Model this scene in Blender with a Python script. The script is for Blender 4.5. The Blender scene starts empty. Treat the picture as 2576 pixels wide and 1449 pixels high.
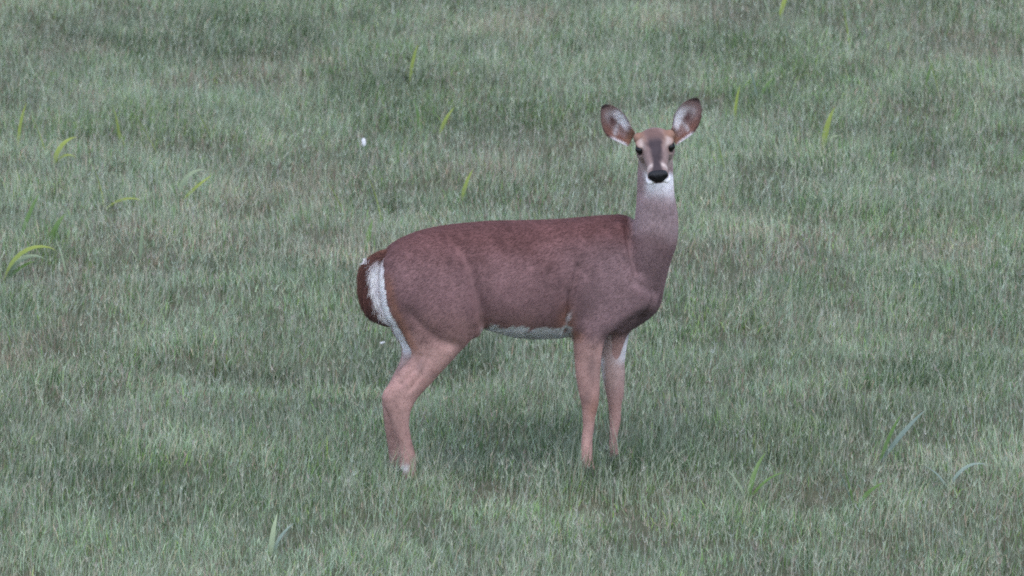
import bpy, math, random
import numpy as np
from mathutils import Vector

random.seed(7)
rng = np.random.default_rng(11)
scene = bpy.context.scene
COL = scene.collection

# ------------------------------------------------------------------ camera
EL = math.radians(12.0)                 # the camera looks 12 degrees down
CE, SE = math.cos(EL), math.sin(EL)
DIST = 30.0
S = 735.0                               # photograph pixels (2576 wide) per metre at the deer
FOCAL = 36.0 * DIST / (2576.0 / S)
V0 = 1205.5                             # pixel row of the ground under the deer's centre
TARGET = Vector(((1288 - 1280) / S, 0.0, (V0 - 724.5) / S / CE))
CAM = TARGET + DIST * Vector((0, -CE, SE))
cam_data = bpy.data.cameras.new('camera')
cam = bpy.data.objects.new('camera', cam_data)
COL.objects.link(cam)
cam.location = CAM
cam.rotation_euler = (math.pi / 2 - EL, 0, 0)
cam_data.lens = FOCAL
cam_data.sensor_width = 36
cam_data.clip_start = 0.5
cam_data.clip_end = 3000
cam_data.dof.use_dof = True
cam_data.dof.focus_distance = DIST - 0.1
cam_data.dof.aperture_fstop = 9.0
scene.camera = cam

# ------------------------------------------------------------------ light
SUN_EL, SUN_AZ = math.radians(58), math.radians(-28)    # high, behind the viewer's right shoulder
world = bpy.data.worlds.new('World')
scene.world = world
world.use_nodes = True
nt = world.node_tree
bg = nt.nodes['Background']
sky = nt.nodes.new('ShaderNodeTexSky')
sky.sky_type = 'NISHITA'
sky.sun_disc = False
sky.sun_elevation = SUN_EL
sky.sun_rotation = math.pi - SUN_AZ
sky.air_density = 1.0
sky.dust_density = 1.0
sky.ozone_density = 1.0
nt.links.new(sky.outputs[0], bg.inputs[0])
bg.inputs[1].default_value = 0.15
sun_data = bpy.data.lights.new('sun', 'SUN')
sun_data.energy = 1.5
sun_data.angle = math.radians(70)
sun_data.color = (1.0, 0.965, 0.95)
sun = bpy.data.objects.new('sun', sun_data)
COL.objects.link(sun)
sdir = Vector((-math.sin(SUN_AZ) * math.cos(SUN_EL), -math.cos(SUN_AZ) * math.cos(SUN_EL), math.sin(SUN_EL)))
sun.location = sdir * 40
sun.rotation_euler = sdir.to_track_quat('Z', 'Y').to_euler()

scene.view_settings.view_transform = 'Standard'
scene.view_settings.look = 'None'
scene.view_settings.gamma = 1.0
scene.view_settings.use_curve_mapping = False
scene.view_settings.exposure = 0.85
scene.cycles.max_bounces = 6
scene.cycles.use_adaptive_sampling = False
scene.cycles.use_denoising = False
scene.cycles.denoiser = 'OPENIMAGEDENOISE'
scene.cycles.denoising_input_passes = 'RGB_ALBEDO_NORMAL'
scene.cycles.denoising_prefilter = 'ACCURATE'
scene.cycles.pixel_filter_type = 'BLACKMAN_HARRIS'
scene.cycles.filter_width = 1.9
scene.render.hair_type = 'STRAND'


# ------------------------------------------------------------------ helpers
def P(u, v, y):
    """photograph pixel at depth y (metres behind the deer's middle) -> point"""
    return np.array([(u - 1280) / S, y, ((V0 - v) / S - y * SE) / CE])


def proj(p):
    return 1280 + p[:, 0] * S, V0 - S * (p[:, 2] * CE + p[:, 1] * SE)


YAW = math.tan(math.radians(12))


def cl(u):
    return YAW * (u - 1280) / S


def ground_at(u, v, z=0.0):
    """where the line of sight through a photograph pixel meets the lawn, and the scale there"""
    k = 36.0 / FOCAL / 2576.0
    d = Vector(((u - 1288) * k, CE + SE * (724.5 - v) * k, -SE + CE * (724.5 - v) * k))
    t = (z - CAM.z) / d.z
    p = CAM + d * t
    return p, S * DIST / t


def sstep(a, b, x):
    t = np.clip((x - a) / (b - a), 0, 1)
    return t * t * (3 - 2 * t)


def lattice(seed, n=64):
    return np.random.default_rng(seed).random((n, n))


_LAT = {}


def noise2(x, y, scale, seed):
    """smooth value noise in 0..1; scale = feature size"""
    if seed not in _LAT:
        _LAT[seed] = lattice(seed)
    L = _LAT[seed]
    n = L.shape[0]
    fx, fy = x / scale + 1000.3, y / scale + 1000.7
    ix, iy = np.floor(fx).astype(int), np.floor(fy).astype(int)
    tx, ty = fx - ix, fy - iy
    tx, ty = tx * tx * (3 - 2 * tx), ty * ty * (3 - 2 * ty)
    a, b = L[ix % n, iy % n], L[(ix + 1) % n, iy % n]
    c, d = L[ix % n, (iy + 1) % n], L[(ix + 1) % n, (iy + 1) % n]
    return (a * (1 - tx) + b * tx) * (1 - ty) + (c * (1 - tx) + d * tx) * ty


def fbm(x, y, scale, seed, o=3):
    r, w, tot = 0, 1.0, 0
    for k in range(o):
        r = r + w * noise2(x, y, scale / 2 ** k, seed + k * 17)
        tot += w
        w *= 0.55
    return r / tot


def mesh_from(verts, faces, name):
    me = bpy.data.meshes.new(name)
    me.from_pydata([tuple(map(float, v)) for v in verts], [], [tuple(map(int, f)) for f in faces])
    me.validate()
    me.update()
    return me


def link(name, data, mat=None, parent=None, label=None, cat=None, group=None, kind=None):
    o = bpy.data.objects.new(name, data)
    COL.objects.link(o)
    if mat is not None:
        data.materials.append(mat)
    if parent is not None:
        o.parent = parent
    if label:
        o['label'] = label
    if cat:
        o['category'] = cat
    if group:
        o['group'] = group
    if kind:
        o['kind'] = kind
    return o


def set_color(me, rgb, name='tint'):
    a = me.attributes.new(name, 'FLOAT_COLOR', 'POINT')
    c = np.ones((len(rgb), 4), np.float32)
    c[:, :3] = rgb
    a.data.foreach_set('color', c.ravel())


def smooth_shade(me):
    me.polygons.foreach_set('use_smooth', np.ones(len(me.polygons), bool))


def attr_material(name, rough=0.6, spec=0.3, trans=0.0, bump=None, sheen=0.0, jitter=0.0):
    m = bpy.data.materials.new(name)
    m.use_nodes = True
    t = m.node_tree
    b = t.nodes['Principled BSDF']
    a = t.nodes.new('ShaderNodeAttribute')
    a.attribute_name = 'tint'
    b.inputs['Roughness'].default_value = rough
    b.inputs['Specular IOR Level'].default_value = spec
    src = a.outputs['Color']
    if jitter:
        n = t.nodes.new('ShaderNodeTexNoise')
        n.inputs['Scale'].default_value = 260
        n.inputs['Detail'].default_value = 3
        mr = t.nodes.new('ShaderNodeMapRange')
        mr.inputs['To Min'].default_value = 1 - jitter
        mr.inputs['To Max'].default_value = 1 + jitter
        t.links.new(n.outputs['Fac'], mr.inputs['Value'])
        vm = t.nodes.new('ShaderNodeVectorMath')
        vm.operation = 'SCALE'
        t.links.new(src, vm.inputs[0])
        t.links.new(mr.outputs[0], vm.inputs['Scale'])
        src = vm.outputs[0]
    t.links.new(src, b.inputs['Base Color'])
    if sheen:
        b.inputs['Sheen Weight'].default_value = sheen
        b.inputs['Sheen Roughness'].default_value = 0.6
    if bump:
        n = t.nodes.new('ShaderNodeTexNoise')
        n.inputs['Scale'].default_value = bump[0]
        bp = t.nodes.new('ShaderNodeBump')
        bp.inputs['Strength'].default_value = bump[1]
        bp.inputs['Distance'].default_value = 0.002
        t.links.new(n.outputs['Fac'], bp.inputs['Height'])
        t.links.new(bp.outputs[0], b.inputs['Normal'])
    if trans:
        tr = t.nodes.new('ShaderNodeBsdfTranslucent')
        t.links.new(src, tr.inputs[0])
        mx = t.nodes.new('ShaderNodeMixShader')
        mx.inputs[0].default_value = trans
        t.links.new(b.outputs[0], mx.inputs[1])
        t.links.new(tr.outputs[0], mx.inputs[2])
        t.links.new(mx.outputs[0], t.nodes['Material Output'].inputs[0])
    return m


M_GRASS = attr_material('grass_blades', 0.5, 0.35, 0.33)
M_LEAF = attr_material('broad_leaf', 0.42, 0.4, 0.3, bump=(400, 0.2))
M_SKIN = attr_material('deer_coat', 0.8, 0.15, jitter=0.12, bump=(700, 0.35))
M_FUR = attr_material('deer_hair', 0.6, 0.2)
M_NOSE = attr_material('deer_nose', 0.36, 0.35, bump=(420, 0.6))
M_HOOF = attr_material('deer_hoof', 0.45, 0.4, bump=(300, 0.3))
M_SCRAP = attr_material('white_petal', 0.6, 0.3, 0.25)

m = bpy.data.materials.new('deer_eye')
m.use_nodes = True
b = m.node_tree.nodes['Principled BSDF']
b.inputs['Base Color'].default_value = (0.008, 0.006, 0.007, 1)
b.inputs['Roughness'].default_value = 0.16
b.inputs['Specular IOR Level'].default_value = 0.3
M_EYE = m

# lawn soil and thatch
m = bpy.data.materials.new('thatch')
m.use_nodes = True
t = m.node_tree
b = t.nodes['Principled BSDF']
b.inputs['Roughness'].default_value = 0.9
geo = t.nodes.new('ShaderNodeNewGeometry')
n1 = t.nodes.new('ShaderNodeTexNoise'); n1.inputs['Scale'].default_value = 1.3; n1.inputs['Detail'].default_value = 5
n2 = t.nodes.new('ShaderNodeTexNoise'); n2.inputs['Scale'].default_value = 90; n2.inputs['Detail'].default_value = 4
mp = t.nodes.new('ShaderNodeMapping'); mp.inputs['Scale'].default_value = (1, 1, 0.25)
t.links.new(geo.outputs['Position'], mp.inputs[0])
t.links.new(mp.outputs[0], n1.inputs[0]); t.links.new(mp.outputs[0], n2.inputs[0])
r1 = t.nodes.new('ShaderNodeValToRGB')
r1.color_ramp.elements[0].position = 0.3; r1.color_ramp.elements[0].color = (0.040, 0.065, 0.022, 1)
r1.color_ramp.elements[1].position = 0.7; r1.color_ramp.elements[1].color = (0.105, 0.092, 0.050, 1)
r2 = t.nodes.new('ShaderNodeValToRGB')
r2.color_ramp.elements[0].position = 0.3; r2.color_ramp.elements[0].color = (0.035, 0.040, 0.020, 1)
r2.color_ramp.elements[1].position = 0.75; r2.color_ramp.elements[1].color = (0.13, 0.135, 0.065, 1)
t.links.new(n1.outputs['Fac'], r1.inputs[0]); t.links.new(n2.outputs['Fac'], r2.inputs[0])
mx = t.nodes.new('ShaderNodeMixRGB'); mx.inputs[0].default_value = 0.5
t.links.new(r1.outputs[0], mx.inputs[1]); t.links.new(r2.outputs[0], mx.inputs[2])
t.links.new(mx.outputs[0], b.inputs['Base Color'])
bp = t.nodes.new('ShaderNodeBump'); bp.inputs['Distance'].default_value = 0.02; bp.inputs['Strength'].default_value = 0.7
t.links.new(n2.outputs['Fac'], bp.inputs['Height']); t.links.new(bp.outputs[0], b.inputs['Normal'])
M_SOIL = m


# ------------------------------------------------------------------ ground
def ground_z(x, y):
    x = np.asarray(x, float); y = np.asarray(y, float)
    far = np.exp(-((np.hypot(x, y) / 40) ** 2))
    h = (fbm(x, y, 2.6, 101) - 0.5) * 0.13 + (fbm(x, y, 0.55, 131, 2) - 0.5) * 0.035
    near = np.exp(-((x / 0.75) ** 2 + (y / 0.45) ** 2))
    return h * far * (1 - near)


ax = np.concatenate([-np.geomspace(9, 900, 16)[::-1], np.arange(-8, 8.01, 0.16), np.geomspace(9, 900, 16)])
ay = np.concatenate([-np.geomspace(9, 900, 16)[::-1], np.arange(-8, 16.01, 0.16), np.geomspace(17, 1500, 16)])
gx, gy = np.meshgrid(ax, ay, indexing='ij')
gv = np.stack([gx, gy, ground_z(gx, gy)], -1).reshape(-1, 3)
nx, ny = len(ax), len(ay)
ii, jj = np.meshgrid(np.arange(nx - 1), np.arange(ny - 1), indexing='ij')
a0 = (ii * ny + jj).ravel()
gf = np.stack([a0, a0 + ny, a0 + ny + 1, a0 + 1], -1)
gm = mesh_from(gv, gf, 'ground')
smooth_shade(gm)
link('ground', gm, M_SOIL, label='gently uneven lawn soil and thatch under the grass', kind='structure')

# ------------------------------------------------------------------ grass
# patches seen in the photograph: u, v, half size u, half size v (pixels), what
PATCH = [
    (250, 85, 150, 40, 'dark'), (580, 60, 170, 45, 'dark'), (1030, 190, 170, 70, 'green'), (930, 240, 120, 50, 'dark'),
    (1280, 60, 90, 35, 'dry'), (1080, 290, 120, 45, 'green'), (330, 330, 210, 50, 'green'), (1390, 290, 110, 35, 'green'),
    (160, 120, 110, 30, 'dry'), (700, 480, 190, 60, 'dry'), (130, 715, 190, 35, 'dry'), (420, 640, 210, 45, 'dry'),
    (800, 640, 160, 45, 'dry'), (600, 950, 130, 28, 'dark'), (1390, 1110, 220, 35, 'dark'), (1640, 1170, 160, 50, 'dark'),
    (1760, 800, 70, 45, 'green'), (2150, 950, 190, 40, 'dark'), (2330, 985, 220, 35, 'dark'), (230, 1230, 140, 45, 'dark'),
    (340, 1180, 100, 35, 'green'), (1930, 1140, 130, 45, 'green'), (1480, 1320, 110, 40, 'green'), (1880, 685, 120, 22, 'bare'),
    (2060, 600, 90, 25, 'bare'), (2380, 610, 90, 30, 'dry'), (1240, 400, 140, 40, 'dry'), (1960, 190, 150, 60, 'green'),
    (620, 1420, 260, 60, 'pale'), (1560, 1320, 50, 25, 'bare'), (120, 650, 110, 30, 'green'), (150, 870, 170, 40, 'dry'),
    (2250, 1380, 260, 60, 'pale'), (1850, 620, 120, 50, 'dry'), (1050, 940, 200, 40, 'dark'), (1420, 950, 160, 40, 'pale'),
    (500, 1100, 160, 40, 'pale'), (2000, 830, 190, 40, 'pale'), (300, 420, 160, 30, 'pale'), (2300, 450, 220, 60, 'pale'),
    (1400, 1420, 300, 40, 'pale'), (1750, 60, 160, 40, 'dry'), (2400, 130, 150, 40, 'dry'), (640, 180, 160, 35, 'dry'),
]


def patch_fields(x, y):
    out = {k: np.zeros_like(x) for k in ('dark', 'green', 'dry', 'bare', 'pale')}
    wob_x = (fbm(x, y, 0.35, 301, 3) - 0.5) * 0.5
    wob_y = (fbm(x, y, 0.35, 351, 3) - 0.5) * 1.3
    for (u, v, ru, rv, kind) in PATCH:
        c, sc = ground_at(u, v)
        rx = ru / sc
        ry = rv / sc / SE
        d2 = ((x + wob_x - c.x) / rx) ** 2 + ((y + wob_y - c.y) / ry) ** 2
        out[kind] = np.maximum(out[kind], np.exp(-d2 * 1.1))
    return out


def build_grass():
    # sample positions: dense where the lens looks, thinner beside it
    def sample(n, x0, x1, y0, y1):
        return np.stack([rng.uniform(x0, x1, n), rng.uniform(y0, y1, n)], 1)
    pts = []
    half = lambda y: 1.75 * (29.35 + y) / 29.35
    a = sample(620000, -2.45, 2.45, -2.3, 10.2)
    a = a[np.abs(a[:, 0]) < half(a[:, 1]) + 0.12]
    pts.append(a)
    bsz = sample(330000, -5.6, 5.6, -3.4, 15.0)
    inside = (np.abs(bsz[:, 0]) < half(bsz[:, 1]) + 0.12) & (bsz[:, 1] > -2.3) & (bsz[:, 1] < 10.2)
    pts.append(bsz[~inside])
    p = np.concatenate(pts)
    x, y = p[:, 0], p[:, 1]
    F = patch_fields(x, y)
    clump = fbm(x, y, 0.22, 401, 3)
    med = fbm(x, y, 0.8, 431, 3)
    dens = 0.42 + 0.85 * sstep(0.28, 0.62, clump)
    dens *= 1 - 0.75 * F['bare'] - 0.25 * F['dry']
    keep = rng.random(len(p)) < dens
    p = p[keep]; x, y = p[:, 0], p[:, 1]
    F = {k: v[keep] for k, v in F.items()}
    clump, med = clump[keep], med[keep]
    n = len(p)
    z = ground_z(x, y)
    u1, u2, u3, u4 = rng.random((4, n))
    L = (0.022 + 0.045 * u1 ** 1.6) * (0.35 + 1.3 * clump) * (1 + 0.35 * F['dark'] + 0.2 * F['green'] - 0.45 * F['bare'])
    wiry = u2 < 0.42                                # thin pale wiry stalks between the leaves
    L = np.where(wiry, L * 1.75, L)
    # longer growth left round the doe's feet
    feet = sum(np.exp(-(((x - fx) / .16) ** 2 + ((y - fy) / .22) ** 2)) for fx, fy in ((-.34, -.22), (-.37, .0), (.28, -.10), (.37, .08)))
    L = L * (1 + .75 * np.minimum(feet, 1))
    W = np.where(wiry, 0.0009 + 0.0008 * u3, 0.0018 + 0.0018 * u3)
    # lean: common drift by patch plus scatter
    drift = (fbm(x, y, 0.6, 461, 2) - 0.5) * 7
    az = np.where(u4 < 0.35, drift, rng.uniform(0, 2 * np.pi, n))
    th = np.abs(rng.normal(0.52, 0.42, n)) + 0.05
    th = np.where(wiry, th * 1.25, th)
    th = np.minimum(th, 1.3)
    hx, hy = np.cos(az), np.sin(az)
    bend = np.where(wiry, rng.uniform(0.3, 0.6, n), rng.uniform(0.2, 0.9, n))
    def at(tt):
        ang = th * (0.55 + bend * tt)
        return np.stack([x + hx * np.sin(ang) * L * tt, y + hy * np.sin(ang) * L * tt, z + np.cos(np.minimum(ang, 1.5)) * L * tt], 1)
    fa = rng.uniform(0, np.pi, n)
    sd = np.stack([np.cos(fa), np.sin(fa) * 0.75, rng.normal(0, 0.12, n)], 1) * (W / 2)[:, None]
    p0, p1, p2 = at(0.0), at(0.55), at(1.0)
    p0[:, 2] -= 0.012
    V = np.stack([p0 - sd, p0 + sd, p1 + sd * 0.85, p1 - sd * 0.85, p2], 1).reshape(-1, 3)
    base = np.arange(n)[:, None] * 5
    loops = np.concatenate([base + 0, base + 1, base + 2, base + 3, base + 3, base + 2, base + 4], 1).ravel()
    starts = (np.arange(n)[:, None] * 7 + np.array([0, 4])).ravel()
    # colours
    green = np.array([0.095, 0.165, 0.052]); blue = np.array([0.185, 0.235, 0.155]); deep = np.array([0.050, 0.098, 0.034])
    straw = np.array([0.30, 0.265, 0.185]); russet = np.array([0.215, 0.155, 0.115]); lime = np.array([0.15, 0.23, 0.045])
    w = np.zeros((n, 6))
    w[:, 0] = 1.0 + 2.5 * F['green']
    w[:, 1] = 1.15 + 1.8 * F['pale'] + 1.0 * sstep(.48, .6, med) - 0.7 * F['green'] - .7 * F['dark']
    w[:, 2] = 0.25 + 5.5 * F['dark'] + 1.6 * F['green'] + 1.4 * sstep(.5, .36, med) + 2.2 * sstep(.46, .30, clump)
    w[:, 3] = 0.40 + 2.4 * F['dry'] + 1.0 * F['bare'] + 0.8 * F['pale'] + 0.5 * wiry
    w[:, 4] = 0.12 + 2.6 * F['dry'] + 4.5 * F['bare'] + .5 * sstep(.5, .62, fbm(x, y, 0.9, 921, 3))
    w[:, 5] = 0.12 + 1.4 * F['green']
    w = np.clip(w, 0.01, None)
    cw = np.cumsum(w, 1)
    pick = (rng.random(n)[:, None] * cw[:, -1:] > cw).sum(1)
    pal = np.stack([green * 1.6, blue * 1.7, deep * 1.15, straw * 1.45, russet * 1.5, lime * 1.6])
    C = pal[pick] * rng.uniform(0.55, 1.45, (n, 1)) * (0.42 + 1.16 * fbm(x, y, 0.38, 881, 4))[:, None] * (1 - .22 * F['dark'] - .12 * F['green'] + .10 * F['pale'])[:, None] * rng.uniform(0.93, 1.07, (n, 3))
    C = np.where(wiry[:, None], C * 0.58 + np.array([0.56, 0.60, 0.48]) * 0.42, C)
    C5 = np.repeat(C, 5, 0)

    # seed stalks with a few thin fingers at the top
    m_ = 26000
    q = sample(m_, -2.9, 2.9, -2.6, 11)
    x, y = q[:, 0], q[:, 1]
    k = (np.abs(x) < half(y) + 0.5) & (rng.random(m_) < 0.35 + fbm(x, y, 0.5, 501, 2))
    q = q[k]; x, y = q[:, 0], q[:, 1]; n2 = len(q); z = ground_z(x, y)
    L = rng.uniform(0.05, 0.11, n2); az = rng.uniform(0, 2 * np.pi, n2); th = np.abs(rng.normal(0.28, 0.25, n2))
    hx, hy = np.cos(az), np.sin(az)
    top = np.stack([x + hx * np.sin(th) * L, y + hy * np.sin(th) * L, z + np.cos(th) * L], 1)
    bot = np.stack([x, y, z - 0.01], 1)
    mid = bot * 0.45 + top * 0.55 + np.array([0, 0, 0.004])
    fa = rng.uniform(-0.7, 0.7, n2)
    sd = np.stack([np.cos(fa), np.sin(fa), 0 * fa], 1) * 0.0006
    Vs = [np.stack([bot - sd, bot + sd, mid + sd, mid - sd, top], 1)]
    for f in range(3):
        a2 = rng.uniform(0, 2 * np.pi, n2); e = rng.uniform(0.55, 1.3, n2); l2 = rng.uniform(0.014, 0.036, n2)
        tip = top + np.stack([np.cos(a2) * np.cos(e), np.sin(a2) * np.cos(e), np.sin(e)], 1) * l2[:, None]
        m2 = (top + tip) / 2
        Vs.append(np.stack([top - sd * 0.8, top + sd * 0.8, m2 + sd * 0.8, m2 - sd * 0.8, tip], 1))
    V2 = np.concatenate(Vs).reshape(-1, 3)
    n2t = n2 * 4
    b2 = np.arange(n2t)[:, None] * 5 + len(V)
    loops2 = np.concatenate([b2 + 0, b2 + 1, b2 + 2, b2 + 3, b2 + 3, b2 + 2, b2 + 4], 1).ravel()
    starts2 = (np.arange(n2t)[:, None] * 7 + np.array([0, 4])).ravel() + len(loops)
    c2 = np.array([[0.50, 0.53, 0.42]]) * rng.uniform(0.7, 1.3, (n2, 1)) * rng.uniform(0.9, 1.1, (n2, 3))
    c2 = np.where(rng.random((n2, 1)) < 0.25, c2 * np.array([[0.8, 0.6, 0.65]]), c2)
    C2 = np.repeat(np.tile(c2, (4, 1)), 5, 0)

    V = np.concatenate([V, V2]).astype(np.float32)
    loops = np.concatenate([loops, loops2]).astype(np.int32)
    starts = np.concatenate([starts, starts2]).astype(np.int32)
    C = np.concatenate([C5, C2])
    me = bpy.data.meshes.new('grass')
    me.vertices.add(len(V)); me.vertices.foreach_set('co', V.ravel())
    me.loops.add(len(loops)); me.loops.foreach_set('vertex_index', loops)
    me.polygons.add(len(starts)); me.polygons.foreach_set('loop_start', starts)
    me.update(calc_edges=True)
    set_color(me, C)
    print('grass blades', n, 'stalks', n2, 'tris', len(starts) // 2 * 3)
    return me


link('grass', build_grass(), M_GRASS, kind='stuff', cat='grass',
     label='grey-green unmown lawn grass with wiry straw-coloured stalks')


# ------------------------------------------------------------------ deer: body surface
def ring_loft(rings):
    """closed tube through rings (k x n x 3), flat end caps"""
    rings = np.asarray(rings)
    k, n = rings.shape[:2]
    V = rings.reshape(-1, 3)
    F = []
    for i in range(k - 1):
        for j in range(n):
            j2 = (j + 1) % n
            F.append((i * n + j, i * n + j2, (i + 1) * n + j2, (i + 1) * n + j))
    V = np.concatenate([V, rings[0].mean(0)[None], rings[-1].mean(0)[None]])
    c0, c1 = len(V) - 2, len(V) - 1
    for j in range(n):
        j2 = (j + 1) % n
        F.append((c0, j2, j))
        F.append((c1, (k - 1) * n + j, (k - 1) * n + j2))
    return V, F


def densify(rows, m=4):
    """Catmull-Rom interpolation of table rows"""
    R = np.asarray(rows, float)
    out = []
    n = len(R)
    for i in range(n - 1):
        p0, p1, p2, p3 = R[max(i - 1, 0)], R[i], R[i + 1], R[min(i + 2, n - 1)]
        for k in range(m):
            t = k / m
            out.append(0.5 * (2 * p1 + (p2 - p0) * t + (2 * p0 - 5 * p1 + 4 * p2 - p3) * t * t + (3 * p1 - p0 - 3 * p2 + p3) * t ** 3))
    out.append(R[-1])
    return np.array(out)


TH = np.linspace(0, 2 * np.pi, 28, endpoint=False)
pieces = []

# trunk: u, row of the back, row of the belly, half width (m)
trunk = [(954, 664, 735, .022), (960, 648, 770, .045), (972, 627, 800, .075), (1000, 605, 822, .108), (1050, 584, 822, .130), (1110, 570, 818, .138),
         (1170, 563, 818, .142), (1230, 558, 826, .150), (1290, 556.5, 842, .158), (1350, 555.5, 847, .162),
         (1420, 552, 845, .155), (1480, 546, 838, .140), (1540, 541, 842, .118), (1588, 547, 830, .098), (1625, 590, 808, .080),
         (1650, 650, 787, .058), (1664, 690, 765, .030), (1669, 712, 748, .012)]
rings = []
for (u, vt, vb, hw) in densify(trunk, 4):
    y = cl(u)
    mid, hh = (vt + vb) / 2, (vb - vt) / 2
    ring = []
    for a in TH:
        s, c = math.sin(a), math.cos(a)
        w = hw * np.sign(c) * abs(c) ** 0.86 * (1 - 0.14 * s * (s > 0) + 0.0)   # slightly narrower along the spine
        ring.append(P(u, mid - hh * np.sign(s) * abs(s) ** 0.95, 0) + np.array([0, w + y, -y * SE / CE]))
    rings.append(ring)
pieces.append(ring_loft(rings))

# neck: row, centre u, half width px, depth y, half depth m
neck = [(775, 1606, 46, .100, .070), (740, 1612, 56, .092, .092), (700, 1622, 55, .078, .104), (655, 1634, 54, .058, .108), (612, 1643, 60, .044, .104),
        (570, 1650, 56, .034, .094), (530, 1651, 52, .028, .085), (490, 1649, 47, .024, .078), (450, 1648, 45, .022, .074),
        (410, 1648, 43, .020, .072), (372, 1647, 40, .020, .066), (346, 1646, 26, .022, .045)]
rings = [[P(uc + hu * math.cos(a), v, y + hd * math.sin(a)) for a in TH] for (v, uc, hu, y, hd) in densify(neck, 4)]
# keep neck rings level in z instead of along the picture's row
rings = [[np.array([p[0], p[1], np.mean([q[2] for q in r]) + 0.35 * (p[2] - np.mean([q[2] for q in r]))]) for p in r] for r in rings]
pieces.append(ring_loft(rings))


def leg(rows):
    """rows: v, left u, right u, depth y, half depth"""
    out = []
    for (v, l, r, y, hd) in densify(rows, 3):
        c, h = (l + r) / 2, (r - l) / 2
        zc = P(c, v, y)[2]
        out.append([np.array([(c + h * math.cos(a) - 1280) / S, y + hd * math.sin(a), zc]) for a in TH])
    pieces.append(ring_loft(out))


def rows_y(rows, off0, off1, u_ref=None):
    """add depth: offset from the centre line, easing from off0 at the top to off1 at the foot"""
    v0, v1 = rows[0][0], rows[-1][0]
    res = []
    for (v, l, r, hd) in rows:
        t = (v - v0) / (v1 - v0)
        uu = (l + r) / 2 if u_ref is None else u_ref + ((l + r) / 2 - u_ref) * 0.5
        res.append((v, l, r, cl(uu) + off0 + (off1 - off0) * t, hd))
    return res


hind_near = [(620, 1020, 1120, .030), (650, 985, 1160, .052), (700, 972, 1194, .072), (750, 978, 1211, .078), (795, 994, 1213, .074), (828, 1009, 1204, .066),
             (865, 1028, 1177, .056), (890, 1036, 1153, .049), (908, 1028, 1137, .045), (935, 1004, 1111, .040), (960, 984, 1089, .036), (980, 968, 1070, .033), (996, 961, 1055, .031),
             (1018, 965, 1041, .029), (1042, 976, 1032, .026), (1072, 987, 1030, .0235), (1107, 998, 1036, .022), (1130, 1003, 1042, .023), (1152, 1006, 1047, .026),
             (1178, 1006, 1047, .024), (1200, 1012, 1048, .022), (1212, 1016, 1050, .021)]
leg(rows_y(hind_near, -.062, -.082, 1040))
hind_far = [(700, 985, 1180, .060), (750, 984, 1190, .072), (795, 982, 1190, .068), (830, 983, 1180, .060), (855, 999, 1160, .054), (873, 1008, 1145, .049),
            (903, 1007, 1120, .044), (935, 993, 1095, .040), (962, 979, 1072, .036), (985, 966, 1052, .032), (1005, 960, 1030, .030), (1030, 962, 1012, .026),
            (1072, 966, 1004, .0235), (1116, 973, 1008, .022), (1140, 976, 1012, .025), (1160, 978, 1016, .024), (1178, 988, 1026, .022)]
leg(rows_y(hind_far, .058, .086, 1020))
fore_near = [(590, 1505, 1570, .022), (640, 1482, 1612, .044), (700, 1458, 1640, .058), (745, 1441, 1642, .060), (785, 1436, 1618, .058), (815, 1437, 1570, .054), (838, 1439, 1533, .050),
             (858, 1442, 1521, .046), (881, 1443, 1516, .042), (903, 1445, 1513, .038), (940, 1448, 1510, .034), (976, 1454, 1509, .031), (1000, 1459, 1508, .031),
             (1017, 1463, 1506, .029), (1035, 1465, 1502, .025), (1058, 1466, 1497, .021), (1080, 1466, 1495, .0195), (1105, 1464, 1491, .0195), (1130, 1462, 1491, .023),
             (1155, 1462, 1492, .022), (1180, 1466, 1497, .020), (1192, 1469, 1500, .020)]
leg(rows_y(fore_near, -.070, -.086, 1490))
fore_far = [(760, 1515, 1630, .050), (800, 1525, 1612, .050), (834, 1531, 1588, .046), (850, 1525, 1583, .043), (867, 1518, 1580, .041), (908, 1512, 1574, .037), (949, 1517, 1574, .033),
            (985, 1525, 1572, .031), (1000, 1528, 1570, .031), (1023, 1532, 1565, .028), (1058, 1535, 1564, .021), (1080, 1536, 1560, .0195), (1108, 1535, 1555, .021),
            (1130, 1533, 1558, .022), (1150, 1535, 1562, .020), (1163, 1538, 1565, .020)]
leg(rows_y(fore_far, .060, .082, 1545))


def ellipsoid(c, r, rot=None):
    th = np.linspace(0, 2 * np.pi, 18, endpoint=False)
    rr = []
    for ph in np.linspace(-1.45, 1.45, 11):
        rr.append([(math.cos(ph) * math.cos(a), math.cos(ph) * math.sin(a), math.sin(ph)) for a in th])
    V, F = ring_loft(rr)
    V = V * np.array(r)
    if rot is not None:
        V = V @ np.asarray(rot)
    pieces.append((V + np.asarray(c), F))


# head frame: r = picture right, f = muzzle direction, h = head up
PITCH = math.radians(27)
ROLL = math.radians(4.8)
HF = np.array([0.05, -math.cos(PITCH), -math.sin(PITCH)]); HF /= np.linalg.norm(HF)
HR0 = np.array([1.0, 0, 0]) - HF * HF[0]; HR0 /= np.linalg.norm(HR0)
HU0 = np.cross(HR0, HF)
if HU0[2] < 0:
    HU0 = -HU0
HR = HR0 * math.cos(ROLL) + HU0 * math.sin(ROLL)
HU = HU0 * math.cos(ROLL) - HR0 * math.sin(ROLL)
HE = P(1646, 371.5, -0.070)


def H(r, f, h):
    return HE + HR * r + HF * f + HU * h


def head_local(p):
    d = p - HE
    return d @ HR, d @ HF, d @ HU


HROT = np.stack([HR, HF, HU])
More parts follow.
